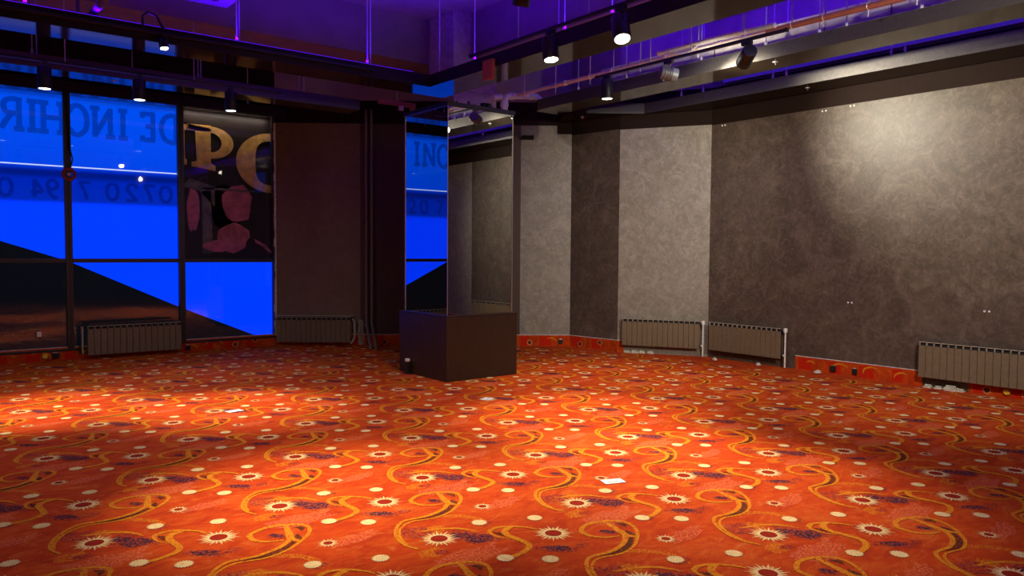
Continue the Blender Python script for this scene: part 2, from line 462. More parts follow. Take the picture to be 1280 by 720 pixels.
# carpet skirting: the carpet runs up the foot of the walls
def skirting(name, p, q, s0, s1, flip=1):
    T, L = frame2d(p, q); b = MB()
    b.box((s0, .0, 0), (s1, .012, SK), M['carpet'], T)
    b.box((s0, .0, SK), (s1, .014, SK+.008), M['white_edge'], T)
    s = s0 + .05
    y = [.0125, .0130, .0135, .0140]
    def put(poly, mat, k):
        vs = [T @ Vector((x, y[k], z)) for x, z in poly]; b.add(vs, [tuple(range(len(vs)))], mat)
    while s < s1-.30:
        w = random.uniform(.12, .22)
        put([(s, .01), (s+w, .01), (s+w, SK-.012), (s, SK-.02)], M['redflat'], 0)
        kind = random.random()
        cx = s + w*.5 + .08
        if kind < .5:
            r = random.uniform(.05, .09); a0 = random.uniform(-.3, 1.2); a1 = a0+random.uniform(1.4, 2.6); cz = random.uniform(.03, .07)
            for i in range(10):
                t0 = a0+(a1-a0)*i/10; t1 = a0+(a1-a0)*(i+1)/10; w0 = .022*math.sin(PI*(i+.3)/10.6); w1 = .022*math.sin(PI*(i+1.3)/11.6)
                put([(cx+1.5*r*math.cos(t0), max(.005, min(SK, cz+r*math.sin(t0)))), (cx+1.5*(r+w0)*math.cos(t0), max(.005, min(SK, cz+(r+w0)*math.sin(t0)))),
                     (cx+1.5*(r+w1)*math.cos(t1), max(.005, min(SK, cz+(r+w1)*math.sin(t1)))), (cx+1.5*r*math.cos(t1), max(.005, min(SK, cz+r*math.sin(t1))))], M['gold'], 1)
        else:
            cz = random.choice((.06, .12))
            for i in range(14):
                a = 2*PI*i/14
                put([(cx+.03*math.cos(a-.12), cz+.03*math.sin(a-.12)), (cx+.058*math.cos(a), cz+.058*math.sin(a)), (cx+.03*math.cos(a+.12), cz+.03*math.sin(a+.12))], M['cream'], 1)
            put([(cx+.032*math.cos(2*PI*i/14), cz+.032*math.sin(2*PI*i/14)) for i in range(14)], M['bronze'], 2)
        s += random.uniform(.30, .5)
    return struct(b.build(name))
skirting('baseboard_front', Vector((WX, YW)), A0, 0, 4.80-WX)
skirting('baseboard_corner', A0, B0, 0.0, Lc)
skirting('baseboard_return', B0, B1, 0, Lr)
skirting('baseboard_angled', B1, B2, 0, .10)
skirting('baseboard_right', R0, R1, 1.50, 3.20)
skirting('baseboard_right_far', R0, R1, 3.72, 9.5).name = 'baseboard_right.001'

# ------------------------------------------------------------------ windows
xs = [4.80, 3.30, 1.76, .22, -1.32, -2.98]
for n in range(5):
    x1, x0 = xs[n], xs[n+1]
    f = MB(); w = .045
    f.box((x0, YW-.02, .13), (x0+w, YW+.07, 3.86), M['dark_frame'])
    f.box((x1-w, YW-.02, .13), (x1, YW+.07, 3.86), M['dark_frame'])
    f.box((x0+w, YW-.02, .13), (x1-w, YW+.07, .165), M['dark_frame'])
    f.box((x0+w, YW-.02, 3.80), (x1-w, YW+.07, 3.86), M['dark_frame'])
    f.box((x0+w, YW-.02, 1.405), (x1-w, YW+.07, 1.465), M['dark_frame'])
    wo = struct(f.build('window_%d' % (n+1), bevel=.004))
    for z0, z1 in ((.165, 1.405), (1.465, 3.80)):
        g = MB(); g.box((x0+w-.005, YW+.022, z0-.005), (x1-w+.005, YW+.030, z1+.005), M['glass'])
        g.build('pane', wo)

T6, _ = frame2d(A0, B0)
f = MB(); w = .045
for lo, hi in (((2.26,.0,3.0),(2.305,.05,3.55)), ((3.155,.0,3.0),(3.2,.05,3.55)), ((2.305,.0,3.0),(3.155,.05,3.03)), ((2.305,.0,3.52),(3.155,.05,3.55))): f.box(lo, hi, M['dark_frame'], T6)
wo = struct(f.build('window_6'))
g = MB(); g.box((2.30,.02,3.02), (3.16,.028,3.53), M['glass'], T6); g.build('pane', wo)
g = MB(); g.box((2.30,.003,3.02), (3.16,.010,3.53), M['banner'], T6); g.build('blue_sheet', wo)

# back-lit rental banner hanging outside the glass, its lower edge cut on a slant
bt = thing('rental_banner', 'glowing blue rental banner with mirrored lettering hanging outside the windows', 'banner', (1.0, 12.80, 0))
YB = 12.80
def off(pts): return [(x-1.0, z) for x, z in pts]
TB = Matrix(((1,0,0,0),(0,0,-1,.012),(0,1,0,0),(0,0,0,1)))      # (x, z) polygon -> upright sheet
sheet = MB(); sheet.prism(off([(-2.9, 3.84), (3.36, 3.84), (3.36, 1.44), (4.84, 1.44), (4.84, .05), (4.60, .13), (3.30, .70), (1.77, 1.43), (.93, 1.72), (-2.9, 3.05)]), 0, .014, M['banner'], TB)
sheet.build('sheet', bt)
sm = MB(); sm.box((-3.9, -.012, 2.795), (2.33, -.004, 2.812), M['seam']); sm.build('seam', bt)
def stroke(b, pts, w, mat, y):
    for q in ribbon([Vector(p) for p in pts], lambda t: w, 1 if len(pts) < 3 else 4):
        b.add([(p.x, y, p.y) for p in q], [(0, 1, 2, 3)], mat)
def glyph(b, ch, x0, x1, z0, z1, w, mat, y):
    """letters drawn mirrored: x0 is the letter's reading start (right end seen from the room)"""
    X = lambda u: x0+(x1-x0)*u; Z = lambda v: z0+(z1-z0)*v
    L = lambda *p: stroke(b, [(X(u), Z(v)) for u, v in p], w, mat, y)
    thin = .18/2
    def serif(u, v): 
        h = w*.9/abs(x1-x0); L((u-h, v), (u+h, v))
    if ch == 'D': L((.12,0),(.12,1)); L((.0,.95),(.4,.97),(.75,.85),(.92,.5),(.75,.15),(.4,.03),(.0,.05))
    elif ch == 'E': L((.15,0),(.15,1)); L((0,.95),(.95,.95)); L((.15,.52),(.7,.52)); L((0,.05),(.95,.05)); L((.93,1),(.93,.8)); L((.93,0),(.93,.2))
    elif ch == 'I': L((.5,0),(.5,1)); serif(.5,.96); serif(.5,.04)
    elif ch == 'N': L((.12,0),(.12,1)); L((.88,0),(.88,1)); L((.10,.97),(.90,.03)); serif(.12,.04); serif(.88,.96)
    elif ch == 'C': L((.95,.80),(.75,.95),(.45,.97),(.15,.8),(.05,.5),(.15,.2),(.45,.03),(.75,.05),(.97,.22)); L((.95,1),(.95,.72))
    elif ch == 'H': L((.12,0),(.12,1)); L((.88,0),(.88,1)); L((.12,.5),(.88,.5)); serif(.12,.04); serif(.88,.04); serif(.12,.96); serif(.88,.96)
    elif ch == 'R': L((.15,0),(.15,1)); L((0,.95),(.5,.97),(.8,.87),(.83,.70),(.7,.55),(.15,.52)); L((.5,.5),(.72,.3),(.98,.03)); serif(.15,.04)
    elif ch == 'A': L((.5,1),(.06,0)); L((.5,1),(.94,0)); L((.25,.35),(.75,.35))
    elif ch == 'T': L((.5,0),(.5,1)); L((0,.95),(1,.95))
    elif ch == '0': L((.5,.97),(.2,.85),(.08,.5),(.2,.15),(.5,.03),(.8,.15),(.92,.5),(.8,.85),(.5,.97))
    elif ch == '2': L((.1,.75),(.25,.95),(.6,.97),(.85,.78),(.7,.5),(.1,.04)); L((.1,.04),(.95,.04))
    elif ch == '7': L((.05,.96),(.95,.96)); L((.92,.96),(.55,.5),(.35,0))
    elif ch == '9': L((.85,.65),(.65,.48),(.3,.52),(.12,.72),(.3,.95),(.65,.97),(.87,.75),(.8,.35),(.4,.03),(.12,.06))
    elif ch == '4': L((.7,0),(.7,1)); L((.7,.98),(.05,.3)); L((.05,.3),(.98,.3))
for ch, xa, xb in (('D',3.33,3.06),('E',2.99,2.80),('I',2.61,2.47),('N',2.40,2.13),('C',2.07,1.82),('H',1.77,1.47),('I',1.44,1.30),('R',1.25,.99),('I',.94,.80),('A',.76,.48),('T',.44,.20)):
    lt = MB(); glyph(lt, ch, xa-1, xb-1, 3.27, 3.715, .072, M['banner_ink'], -.006); lt.build('letter', bt)
for ch, xa, xb in (('0',3.23,3.04),('7',2.99,2.81),('2',2.74,2.56),('0',2.47,2.29),('7',2.10,1.93),('9',1.68,1.52),('4',1.49,1.33),('0',1.12,.94),('2',.72,.55),('8',.5,.33)):
    lt = MB(); glyph(lt, ch, xa-1, xb-1, 2.34, 2.60, .05, M['banner_ink_low'], -.006); lt.build('digit', bt)
bt.location.y = YB

# old sign board outside, behind the upper pane of the window beside the brown wall
ps = thing('sign_board', 'old dark sign board with large gold letters behind the pane', 'sign', (4.10, 12.72, 1.47))
def pz(pts): return [(x-4.10, z-1.47) for x, z in pts]
b = MB(); b.prism(pz([(3.34, 1.48), (4.80, 1.48), (4.80, 3.83), (3.34, 3.83)]), 0, .02, M['poster_dark'], TB); b.build('board', ps)
TP = lambda y: Matrix(((1,0,0,0),(0,0,-1,y),(0,1,0,0),(0,0,0,1)))
b = MB()
b.prism(pz([(3.40,3.52),(3.55,3.56),(4.2,3.55),(4.79,3.60),(4.79,2.62),(4.55,2.5),(4.2,2.75),(3.75,2.86),(3.42,2.9)]), 0, .003, M['poster_red'], TP(-.004)); b.build('backdrop', ps)
def ring(b, cx, cz, rx, rz, wx, wz, a0, a1, mat, y, n=28):
    for i in range(n):
        t0 = a0+(a1-a0)*i/n; t1 = a0+(a1-a0)*(i+1)/n
        P = [(cx+rx*math.cos(t), cz+rz*math.sin(t)) for t in (t0, t1)] + [(cx+(rx-wx(t))*math.cos(t), cz+(rz-wz)*math.sin(t)) for t in (t1, t0)]
        b.add([(p[0]-4.10, y, min(p[1],3.8)-1.47) for p in P], [(0,1,2,3)], mat)
b = MB()
for grow, mat, y in ((.03, M['poster_dark'], -.010), (0, M['poster_gold'], -.024)):
    b.prism(pz([(3.50-grow,2.93-grow),(3.87+grow,2.88-grow),(3.87+grow,2.96),(3.80+grow,3.0),(3.80+grow,3.56),(3.55-grow,3.58),(3.46-grow,3.60+grow),(3.44-grow,3.52),(3.56-grow,3.50),(3.58-grow,3.02),(3.50-grow,3.0)]), 0, .003, mat, TP(y))
    ring(b, 3.80, 3.33, .36+grow, .255+grow, lambda t: .19+2*grow, .10+2*grow, -PI/2, PI/2, mat, y-.004)
    b.prism(pz([(3.44-grow,3.50-grow),(3.81,3.50-grow),(3.81,3.60+grow),(3.44-grow,3.60+grow)]), 0, .003, mat, TP(y))
    b.prism(pz([(3.345,2.95-grow),(3.43+grow,2.95-grow),(3.43+grow,3.03+grow),(3.40+grow,3.05),(3.40+grow,3.48),(3.43+grow,3.50),(3.43+grow,3.58+grow),(3.345,3.58+grow)]), 0, .003, mat, TP(y))
b.build('letter_p', ps)
b = MB()
for grow, mat, y in ((.03, M['poster_dark'], -.010), (0, M['poster_gold'], -.028)):
    ring(b, 4.80, 3.07, .60+grow, .50+grow, lambda t: .10+.22*abs(math.cos(t))+2*grow, .13+2*grow, PI/2, 3*PI/2, mat, y)
b.build('letter_o', ps)
b = MB()
for c, rx, rz, rot in (((3.98,2.30),.25,.40,.2), ((4.22,2.36),.24,.32,0), ((4.16,1.82),.25,.24,.4), ((3.52,2.25),.10,.35,0), ((3.9,1.66),.22,.10,0)):
    P = [(max(3.36, p.x), max(1.5, p.y)) for p in disc(c, rx, rz, 16, .12, rot)[0]]
    b.prism(pz(P), 0, .003, M['poster_pink'], TP(-.005 - .0006*len(b.f)/10))
b.build('pink_figure', ps)
b = MB()
for P in ([(3.36,2.6),(3.48,2.75),(3.86,2.62),(3.86,2.3),(3.62,2.55)], [(3.66,2.55),(3.80,2.55),(3.82,1.55),(3.66,1.55)], [(3.66,2.61),(4.5,2.60),(4.5,2.57),(3.66,2.58)]):
    b.prism(pz(P), 0, .003, M['poster_grey'], TP(-.009))
b.build('grey_figure', ps)
b = MB()
for x, z, w in ((4.62,1.70,.16),(4.72,1.62,.12)):
    b.prism(pz([(x-w*.8,z+.10),(min(x+w*.6,4.79),z-.02),(min(x+w*.6,4.79),z-.08),(x-w*.7,z+.04)]), 0, .003, M['poster_pink'], TP(-.006))
b.build('red_marks', ps)

# red ring and cord on the mullion
rg = thing('hanging_ring', 'small red ring hung by a black cord on the window mullion', 'ring', (1.77, YW-.045, 2.67))
b = MB(); b.tube([(.075*math.cos(a), 0, .075*math.sin(a)) for a in (2*PI*i/24 for i in range(24))], .022, M['red_ring'], 8, True); b.build('ring', rg, smooth=True)
b = MB(); b.tube([(.02, 0, .085), (.05, .0, .22), (.01, .0, .40), (0, .01, .75), (-.01, .01, 1.1)], .009, M['black_metal'], 6); b.build('cord', rg, smooth=True)
b = MB(); b.lathe([(.022,-.01),(.026,0),(.02,.012)], 12, M['white_plastic'], Matrix.Rotation(PI/2, 4, 'X')); b.build('hub', rg)

# ------------------------------------------------------------------ mirrored column on its dark plinth
mc = thing('mirrored_pillar', 'pillar clad with tall mirrors standing on a dark wood plinth', 'pillar', (5.64, 8.32, 0))
cx, cy = 5.64, 8.32
b = MB(); b.box((5.09-cx, 7.75-cy, 0), (6.19-cx, 8.90-cy, .800), M['wood']); pl = b.build('plinth', mc, bevel=.006)
b = MB(); b.box((5.085-cx, 7.745-cy, .800), (6.195-cx, 8.905-cy, .818), M['wood']); b.build('plinth_top', mc, bevel=.003)
b = MB(); b.box((5.15-cx, 7.81-cy, .818), (6.10-cx, 8.78-cy, 3.36), M['black_metal']); b.build('backing_box', mc)
for lo, hi in (((5.125,7.785,.82),(5.137,8.795,3.37)), ((6.113,7.785,.82),(6.125,8.795,3.37))):
    b = MB(); b.box((lo[0]-cx, lo[1]-cy, lo[2]), (hi[0]-cx, hi[1]-cy, hi[2]), M['mirror']); b.build('mirror', mc)
for lo, hi in (((5.139,7.785,.82),(6.111,7.797,3.37)), ((5.139,8.783,.82),(6.111,8.795,3.37))):
    b = MB(); b.box((lo[0]-cx, lo[1]-cy, lo[2]), (hi[0]-cx, hi[1]-cy, hi[2]), M['mirror']); b.build('mirror', mc)
for x, y in ((5.120,8.797), (5.120,7.780), (6.122,7.780), (6.122,8.797)):
    b = MB(); b.box((x-cx-.002, y-cy-.002, .82), (x-cx+.006, y-cy+.006, 3.37), M['silver']); b.build('edge_trim', mc)
b = MB()
for lo, hi in (((5.10,7.76,3.37),(6.15,7.82,3.42)), ((5.10,7.82,3.37),(5.16,8.82,3.42)), ((6.09,7.82,3.37),(6.15,8.82,3.42))):
    b.box((lo[0]-cx, lo[1]-cy, lo[2]), (hi[0]-cx, hi[1]-cy, hi[2]), M['black_metal'])
b.build('top_rail', mc, bevel=.004)
cc = MB(); cc.prism([(6.22, 9.30), (7.0, 9.30), (7.0, 9.975), (6.80, 9.975), (6.26, 9.36)], 0, 3.97, M['concrete']); cc.box((6.22, 9.30, 3.97), (7.0, 9.975, SLAB), M['concrete']); tag(cc.build('concrete_column', bevel=.012), 'bare pale concrete column rising to the slab right behind the mirrored pillar', 'column')
b = MB()
for k in range(7):
    x = 5.22+k*.12; y = 7.93+.05*math.sin(k*2.1)
    b.tube([(x-cx, y-cy, 3.37), (x-cx+.03, y-cy-.01, 3.46+.02*math.sin(k)), (x-cx+.08, y-cy+.02, 3.45), (x-cx+.12, y-cy, 3.38)], .012, M['black_metal'], 6)
b.build('loose_cable', mc, smooth=True)
b = MB(); b.box((5.80-cx, 7.98-cy, 3.36), (5.92-cx, 8.06-cy, 3.52), M['black_metal']); b.lathe([(.03,0),(.045,.02),(.03,.05)], 10, M['black_metal'], Matrix.Translation((5.86-cx, 7.97-cy, 3.47)) @ Matrix.Rotation(PI/2, 4, 'X')); b.build('junction_box', mc, bevel=.004)
db = thing('door_stop', 'small black block with a white cap on the plinth corner', 'door stop', (5.055, 8.62, 0))
b = MB(); b.box((-.025,-.035,.0), (.025,.035,.16), M['black_metal']); b.build('block', db, bevel=.008)
b = MB(); b.box((-.027,-.03,.16), (.02,.03,.20), M['white_plastic']); b.build('cap', db, bevel=.008)

# ------------------------------------------------------------------ suspended glossy ceiling bands
def band(name, label, poly, rods, leds, fascia, z0=ZB, z1=ZT):
    c = Vector((sum(p[0] for p in poly)/len(poly), sum(p[1] for p in poly)/len(poly)))
    t = thing(name, label, 'ceiling panel', (c.x, c.y, z0), 0, 'suspended ceiling bands')
    b = MB(); b.prism([(x-c.x, y-c.y) for x, y in poly], 0, z1-z0, M['band'])
    k = b.mi(fascia)
    for n in range(2, len(b.f)): b.m[n] = k
    if fascia == M['fascia_metal'] and len(poly) > 4:
        k2 = b.mi(M['fascia'])
        for n in range(2, len(b.f)-1): b.m[n] = k2
    b.build('panel', t)
    for x, y in rods:
        b = MB(); b.tube([(x-c.x, y-c.y, z1-z0-.01), (x-c.x, y-c.y, SLAB-z0-.005)], .007, M['rod'], 6)
        b.lathe([(.008,0),(.016,.01),(.016,.05),(.008,.07)], 8, M['rod'], Matrix.Translation((x-c.x, y-c.y, z1-z0))); b.build('hanger_rod', t)
    for (xa, ya), (xb, yb) in leds:
        d = Vector((xb-xa, yb-ya)).normalized(); q = Vector((-d.y, d.x))*.006
        b = MB(); b.prism([(xa-c.x+q.x, ya-c.y+q.y), (xb-c.x+q.x, yb-c.y+q.y), (xb-c.x-q.x, yb-c.y-q.y), (xa-c.x-q.x, ya-c.y-q.y)], z1-z0, z1-z0+.008, M['led']); b.build('led_strip', t)
    return t
band('ceiling_band', 'innermost glossy dark ceiling band turning the corner above the mirrored column',
     [(WX+.05, 8.72), (5.45, 8.72), (5.45, SY+.05), (5.98, SY+.05), (5.98, 9.22), (WX+.05, 9.22)],
     [(2.92, 8.76), (3.03, 9.0), (4.55, 8.76), (4.72, 9.0), (5.75, 8.95), (5.49, 7.75), (5.49, 6.1), (5.85, 6.6), (5.49, 5.4), (5.85, 5.1), (5.49, 3.6), (.9, 8.76), (1.0, 9.0), (-.6, 8.8)],
     [((WX+.2, 8.735), (5.2, 8.735))], M['fascia'])
band('ceiling_band', 'middle glossy dark ceiling band with three downlights in front of the windows',
     [(WX+.05, 10.84), (5.50, 10.84), (5.50, 11.25), (WX+.05, 11.25)],
     [(1.18, 10.9), (1.25, 11.1), (3.12, 10.95), (3.2, 11.1), (4.55, 10.92), (4.70, 11.1), (-.8, 10.95)],
     [((WX+.2, 11.1), (5.4, 11.1))], M['fascia_metal'])
band('ceiling_band', 'middle glossy dark ceiling band parallel to the right wall beyond the pipe',
     [(7.60, SY+.05), (8.08, SY+.05), (8.08, 9.15), (7.66, 9.15), (7.60, 9.05)],
     [(7.66, 8.2), (7.66, 7.25), (7.66, 6.0), (7.66, 5.1), (7.66, 4.45), (7.66, 4.15), (7.66, 3.4)],
     [], M['fascia_metal'])
band('ceiling_band', 'outer narrow ceiling band right above the window heads',
     [(WX+.05, 12.30), (4.90, 12.30), (4.78, 12.50), (WX+.05, 12.50)],
     [(.8, 12.4), (2.6, 12.4), (4.3, 12.4)], [], M['fascia'])
band('ceiling_band', 'outer ceiling band running against the dark brown top of the right wall',
     [(9.08, SY+.05), (9.60, SY+.05), (9.60, 7.30), (8.91, 8.52), (8.80, 9.46), (8.55, 9.60), (8.30, 9.25), (8.36, 8.75), (8.70, 8.5), (9.08, 8.2)],
     [(9.12, 7.5), (9.12, 7.1), (9.12, 5.95), (9.12, 5.75), (9.12, 4.38), (9.12, 4.22), (9.12, 3.0)], [], M['fascia_metal'])
# glowing strip standing in for the led-lit upper right wall
ll = thing('lit_wall_strip', 'long violet glowing strip added as led-lit wall high above the outer band', 'glow strip', (9.59, 2.2, 4.15))
b = MB(); b.box((0, -5.1, 0), (.04, 4.9, .055), M['silver']); b.build('housing', ll)
b = MB(); b.box((-.008, -5.1, .006), (.0, 4.9, .049), M['wall_glow']); b.build('glow_face', ll)

# small bright ceiling hooks under the bands
for (x, y, lab) in ((7.78, 5.05, 'small silver hook under the middle band on the right, beside the dark spotlight'),
                    (9.30, 5.55, 'small silver hook under the outer band near the right wall'),
                    (8.55, 9.05, 'small silver hook under the band end beside the dark wall strip'),
                    (2.1, 11.05, 'small silver hook under the middle band left of the second window lamp')):
    h = thing('ceiling_hook', lab, 'hook', (x, y, ZB), 0, 'hooks under the ceiling bands')
    b = MB(); b.lathe([(.032, 0), (.030, -.006), (.010, -.009), (.006, -.014)], 12, M['silver']); b.build('plate', h)
    b = MB(); b.tube([(0,0,-.012), (.007,0,-.018), (.008,0,-.026), (0,0,-.032), (-.007,0,-.027)], .003, M['silver'], 6); b.build('hook', h)

# ------------------------------------------------------------------ tracks and spotlights
def track(label, p, q, rods=()):
    p = Vector(p); q = Vector(q); L = (q-p).length; d = (q-p).normalized()
    t = thing('lighting_track', label, 'light track', p, math.atan2(d.y, d.x), 'black lighting tracks')
    b = MB(); b.box((0, -.018, 0), (L, .018, .032), M['black_metal']); b.build('rail', t, bevel=.004)
    for s in (0, L):
        b = MB(); b.box((s-.012, -.020, -.002), (s+.012, .020, .036), M['black_metal']); b.build('end_cap', t)
    for s in rods:
        b = MB(); b.tube([(s, 0, .03), (s, 0, SLAB-p.z-.004)], .006, M['rod'], 6); b.build('hanger_rod', t)
    return t
track('black light track hung before the middle band carrying three window lamps', (WX+.2, 10.00, 3.69), (3.9, 10.00, 3.69), (.9, 2.6, 4.2, 5.6))
track('black light track on the inner band carrying the bright lamp above the window side', (WX+.2, 8.69, 3.86), (4.6, 8.69, 3.86))
track('black light track left of the inner band carrying the two bright lamps', (5.22, 7.45, 3.89), (5.22, -1.5, 3.89), (.9, 2.0, 2.9, 4.3))
track('black light track under the pale pipe carrying grey and dark spotlights', (6.90, 7.05, 3.82), (6.90, 4.36, 3.82), (.3, .9, 1.5, 2.2))
track('black light track over the near carpet on the left, above the frame', (1.2, 4.9, 3.89), (4.2, 4.9, 3.89), (.5, 2.5))

def spotlight(label, top, target, body, lens, power, size, blend=.5, col=(1, .86, .66), drop=.17, r=.072, ln=.22, fins=False, spill=0., group='track spotlights'):
    """top: underside of the track; the head hangs below it and is tilted to the target"""
    top = Vector(top); piv = top - Vector((0, 0, drop))
    t = thing('track_spotlight', label, 'spotlight', piv, 0, group)
    d = (Vector(target)-piv).normalized(); R = d.to_track_quat('-Z', 'Y').to_matrix().to_4x4()
    h = ln/2
    b = MB()
    prof = [(r*.55, h), (r*.92, h-.006), (r, h-.02)]
    if fins:
        z = h-.02
        for k in range(5):
            prof += [(r, z-.008), (r*.86, z-.010), (r*.86, z-.018), (r, z-.020)]; z -= .022
    prof += [(r, -h+.004), (r*.97, -h), (r*.86, -h), (r*.84, -h+.02)]
    b.lathe(prof, 28, body, R); b.build('body', t, smooth=True)
    b = MB(); b.lathe([(r*.80, -h+.010), (r*.84, -h+.004), (r*.80, -h+.002)], 24, lens, R); b.build('lens', t)
    b = MB(); b.tube([(x*math.cos(a), 0, z) for x, z, a in ()] or [R @ Vector((0, r+.004, .02)), R @ Vector((0, r+.012, .05)), Vector((0, .03, drop-.05)), Vector((0, 0, drop-.035)), Vector((0, -.03, drop-.05)), R @ Vector((0, -r-.012, .05)), R @ Vector((0, -r-.004, .02))], .007, body, 6); b.build('bracket', t, smooth=True)
    b = MB(); b.box((-.022, -.06, drop-.04), (.022, .06, drop), M['black_metal']); b.build('track_adapter', t, bevel=.004)
    l = bpy.data.lights.new('spot_beam', 'SPOT'); l.energy = power; l.color = col; l.spot_size = math.radians(size); l.spot_blend = blend; l.shadow_soft_size = .035
    lo = bpy.data.objects.new('spot_beam', l); C.objects.link(lo); lo.parent = t
    lo.matrix_local = Matrix.Translation(d*(h+.012)) @ R
    if spill:
        l2 = bpy.data.lights.new('spot_spill', 'SPOT'); l2.energy = spill*SPILL; l2.color = col; l2.spot_size = math.radians(155); l2.spot_blend = 1; l2.shadow_soft_size = .05
        l3 = bpy.data.objects.new('spot_spill', l2); C.objects.link(l3); l3.parent = t
        l3.matrix_local = Matrix.Translation(d*(h+.014)) @ R
    return t
WARM = (1, .80, .56); SPILL = .23
# window side
for x, lab in ((1.195, 'black cylinder downlight on the window track, leftmost, above the left pane'),
               (2.17, 'black cylinder downlight on the window track, above the mirrored banner letters'),
               (3.25, 'black cylinder downlight on the window track, above the gold lettered sign')):
    spotlight(lab, (x, 10.00, 3.69), (x, 9.90, 0), M['black_metal'], M['lens_cool'], 40, 50, .8, (1, .95, .85), drop=.175, r=.072, ln=.25, spill=60)
spotlight('bright lamp under the inner band on the window side, with a cable loop', (2.12, 8.66, 3.86), (2.53, 7.75, 0), M['black_metal'], M['lens_hot'], 1000, 40, 1., WARM, drop=.09, r=.046, ln=.11, spill=150)
b = MB(); b.tube([(1.93, 8.70, 3.93), (1.93, 8.70, 4.03), (1.98, 8.70, 4.08), (2.06, 8.70, 4.06), (2.11, 8.70, 3.97), (2.14, 8.70, 3.93)], .014, M['black_metal'], 8)
tag(b.build('cable_loop', smooth=True), 'black cable loop rising above the inner band beside the bright lamp', 'cable')
spotlight('black spotlight on the window-side inner band, left of the picture', (.35, 8.69, 3.86), (1.0, 8.75, 0), M['black_metal'], M['lens'], 1000, 42, 1., WARM, spill=420)
# inner right track
spotlight('bright black track lamp above the column, tilted towards the viewer', (5.22, 6.02, 3.89), (5.08, 5.25, 0), M['black_metal'], M['lens'], 800, 50, 1., WARM, drop=.19, r=.085, ln=.24, spill=260)
spotlight('bright black track lamp nearest the viewer', (5.22, 5.02, 3.89), (4.35, 3.5, 0), M['black_metal'], M['lens'], 1150, 52, 1., WARM, drop=.20, r=.085, ln=.26, spill=260)
# pipe track
spotlight('black downlight hanging at the far end of the pipe track', (6.90, 6.86, 3.82), (6.95, 6.8, 0), M['black_metal'], M['lens'], 220, 70, .9, WARM, drop=.16, r=.075, ln=.25, spill=320)
spotlight('grey ribbed spotlight on the pipe track aimed at the right wall', (6.90, 5.87, 3.82), (9.64, 4.22, 3.12), M['grey_alu'], M['lens'], 640, 66, 1., (1, .92, .72), drop=.15, r=.078, ln=.20, fins=True, spill=200)
spotlight('dark brown spotlight on the pipe track turned to the pale angled wall', (6.90, 4.82, 3.82), (9.25, 7.95, 2.3), M['black_metal'], M['lens'], 300, 70, 1., (1, .90, .74), drop=.16, r=.078, ln=.25, spill=200)
# above the near carpet, out of the picture; last two added as fill light
spotlight('black spotlight over the near carpet, left end of its track', (1.9, 4.9, 3.89), (2.15, 4.60, 0), M['black_metal'], M['lens'], 950, 50, 1., WARM, spill=320)
spotlight('black spotlight over the near carpet, right end of its track', (3.95, 4.9, 3.89), (4.4, 6.5, 0), M['black_metal'], M['lens'], 120, 90, 1., WARM, spill=500)
spotlight('added black fill spotlight at the near end of the inner track, out of the picture', (5.22, .6, 3.89), (9.2, 5.2, 1.5), M['black_metal'], M['lens'], 900, 80, 1., (1, .90, .72), spill=320)
spotlight('added black fill spotlight on the short rear track, over the viewer', (1.6, .2, 3.89), (2.4, 3.0, 0), M['black_metal'], M['lens'], 90, 110, 1., WARM, spill=240)
track('short black light track added for the fill spotlight over the viewer', (.8, .2, 3.89), (2.4, .2, 3.89), (.4, 1.2))

# ------------------------------------------------------------------ pipes, duct, services
sp = thing('sprinkler_pipe', 'long rust red sprinkler pipe with a pale lamplit-coloured run under the slab on the right', 'pipe', (7.22, 6.0, 3.97))
b = MB(); b.tube([(0, 3.05, 0), (0, -1.2, 0)], .028, M['pipe_red_lit'], 12)
for y in (2.9, 2.0, 1.1, .2, -.6): b.lathe([(.028,-.03),(.038,-.03),(.038,.03),(.028,.03)], 12, M['pipe_red_lit'], Matrix.Translation((0, y, 0)) @ Matrix.Rotation(PI/2, 4, 'X'))
b.build('lit_run', sp, smooth=True)
b = MB(); b.tube([(0, -1.2, 0), (0, -8, -.02)], .030, M['pipe_red'], 12); b.build('red_run', sp, smooth=True)
for y in (2.9, 2.2, 1.5, .6, -.3, -.9, -1.5, -1.85, -2.3, -2.75):
    b = MB(); b.tube([(0, y, .02), (0, y, SLAB-3.974)], .008, M['rod'], 6); b.tube([(0, y, -.10), (0, y, .03)], .006, M['rod'], 6)
    b.tube([(.034*math.cos(a), y, .034*math.sin(a)) for a in (2*PI*i/14 for i in range(14))], .005, M['rod'], 5, True); b.build('hanger_rod', sp)
K = Matrix.Translation((-7.22, -6.0, -3.97))
b = MB(); b.tube([K @ Vector(p) for p in ((7.10, 6.2, 4.00), (7.10, 5.3, 4.00), (7.10, 4.62, 3.98))], .030, M['white_plastic'], 10); b.tube([K @ Vector(p) for p in ((7.10, 6.2, 4.00), (7.09, 5.95, 3.95), (7.09, 5.75, 3.92), (7.09, 5.62, 3.97))], .012, M['white_plastic'], 8)
wc = b.build('white_conduit', sp, smooth=True); wc['label'] = 'thick white conduit beside the pipe'
DZ = Matrix.Translation((0, 0, 3.4))
pv = thing('drain_pipe', 'grey white plastic drain pipe with two elbows behind the mirrored column', 'pipe', (7.11, 9.25, 0))
b = MB(); b.tube([DZ @ Vector(p) for p in ((0,0,-3.4), (0,0,.48), (.02,0,.55), (.08,.0,.58), (.52,0,.64), (.62,0,.64), (.68,-.02,.60), (.70,-.06,.54))], .052, M['pvc'], 14); b.build('run', pv, smooth=True)
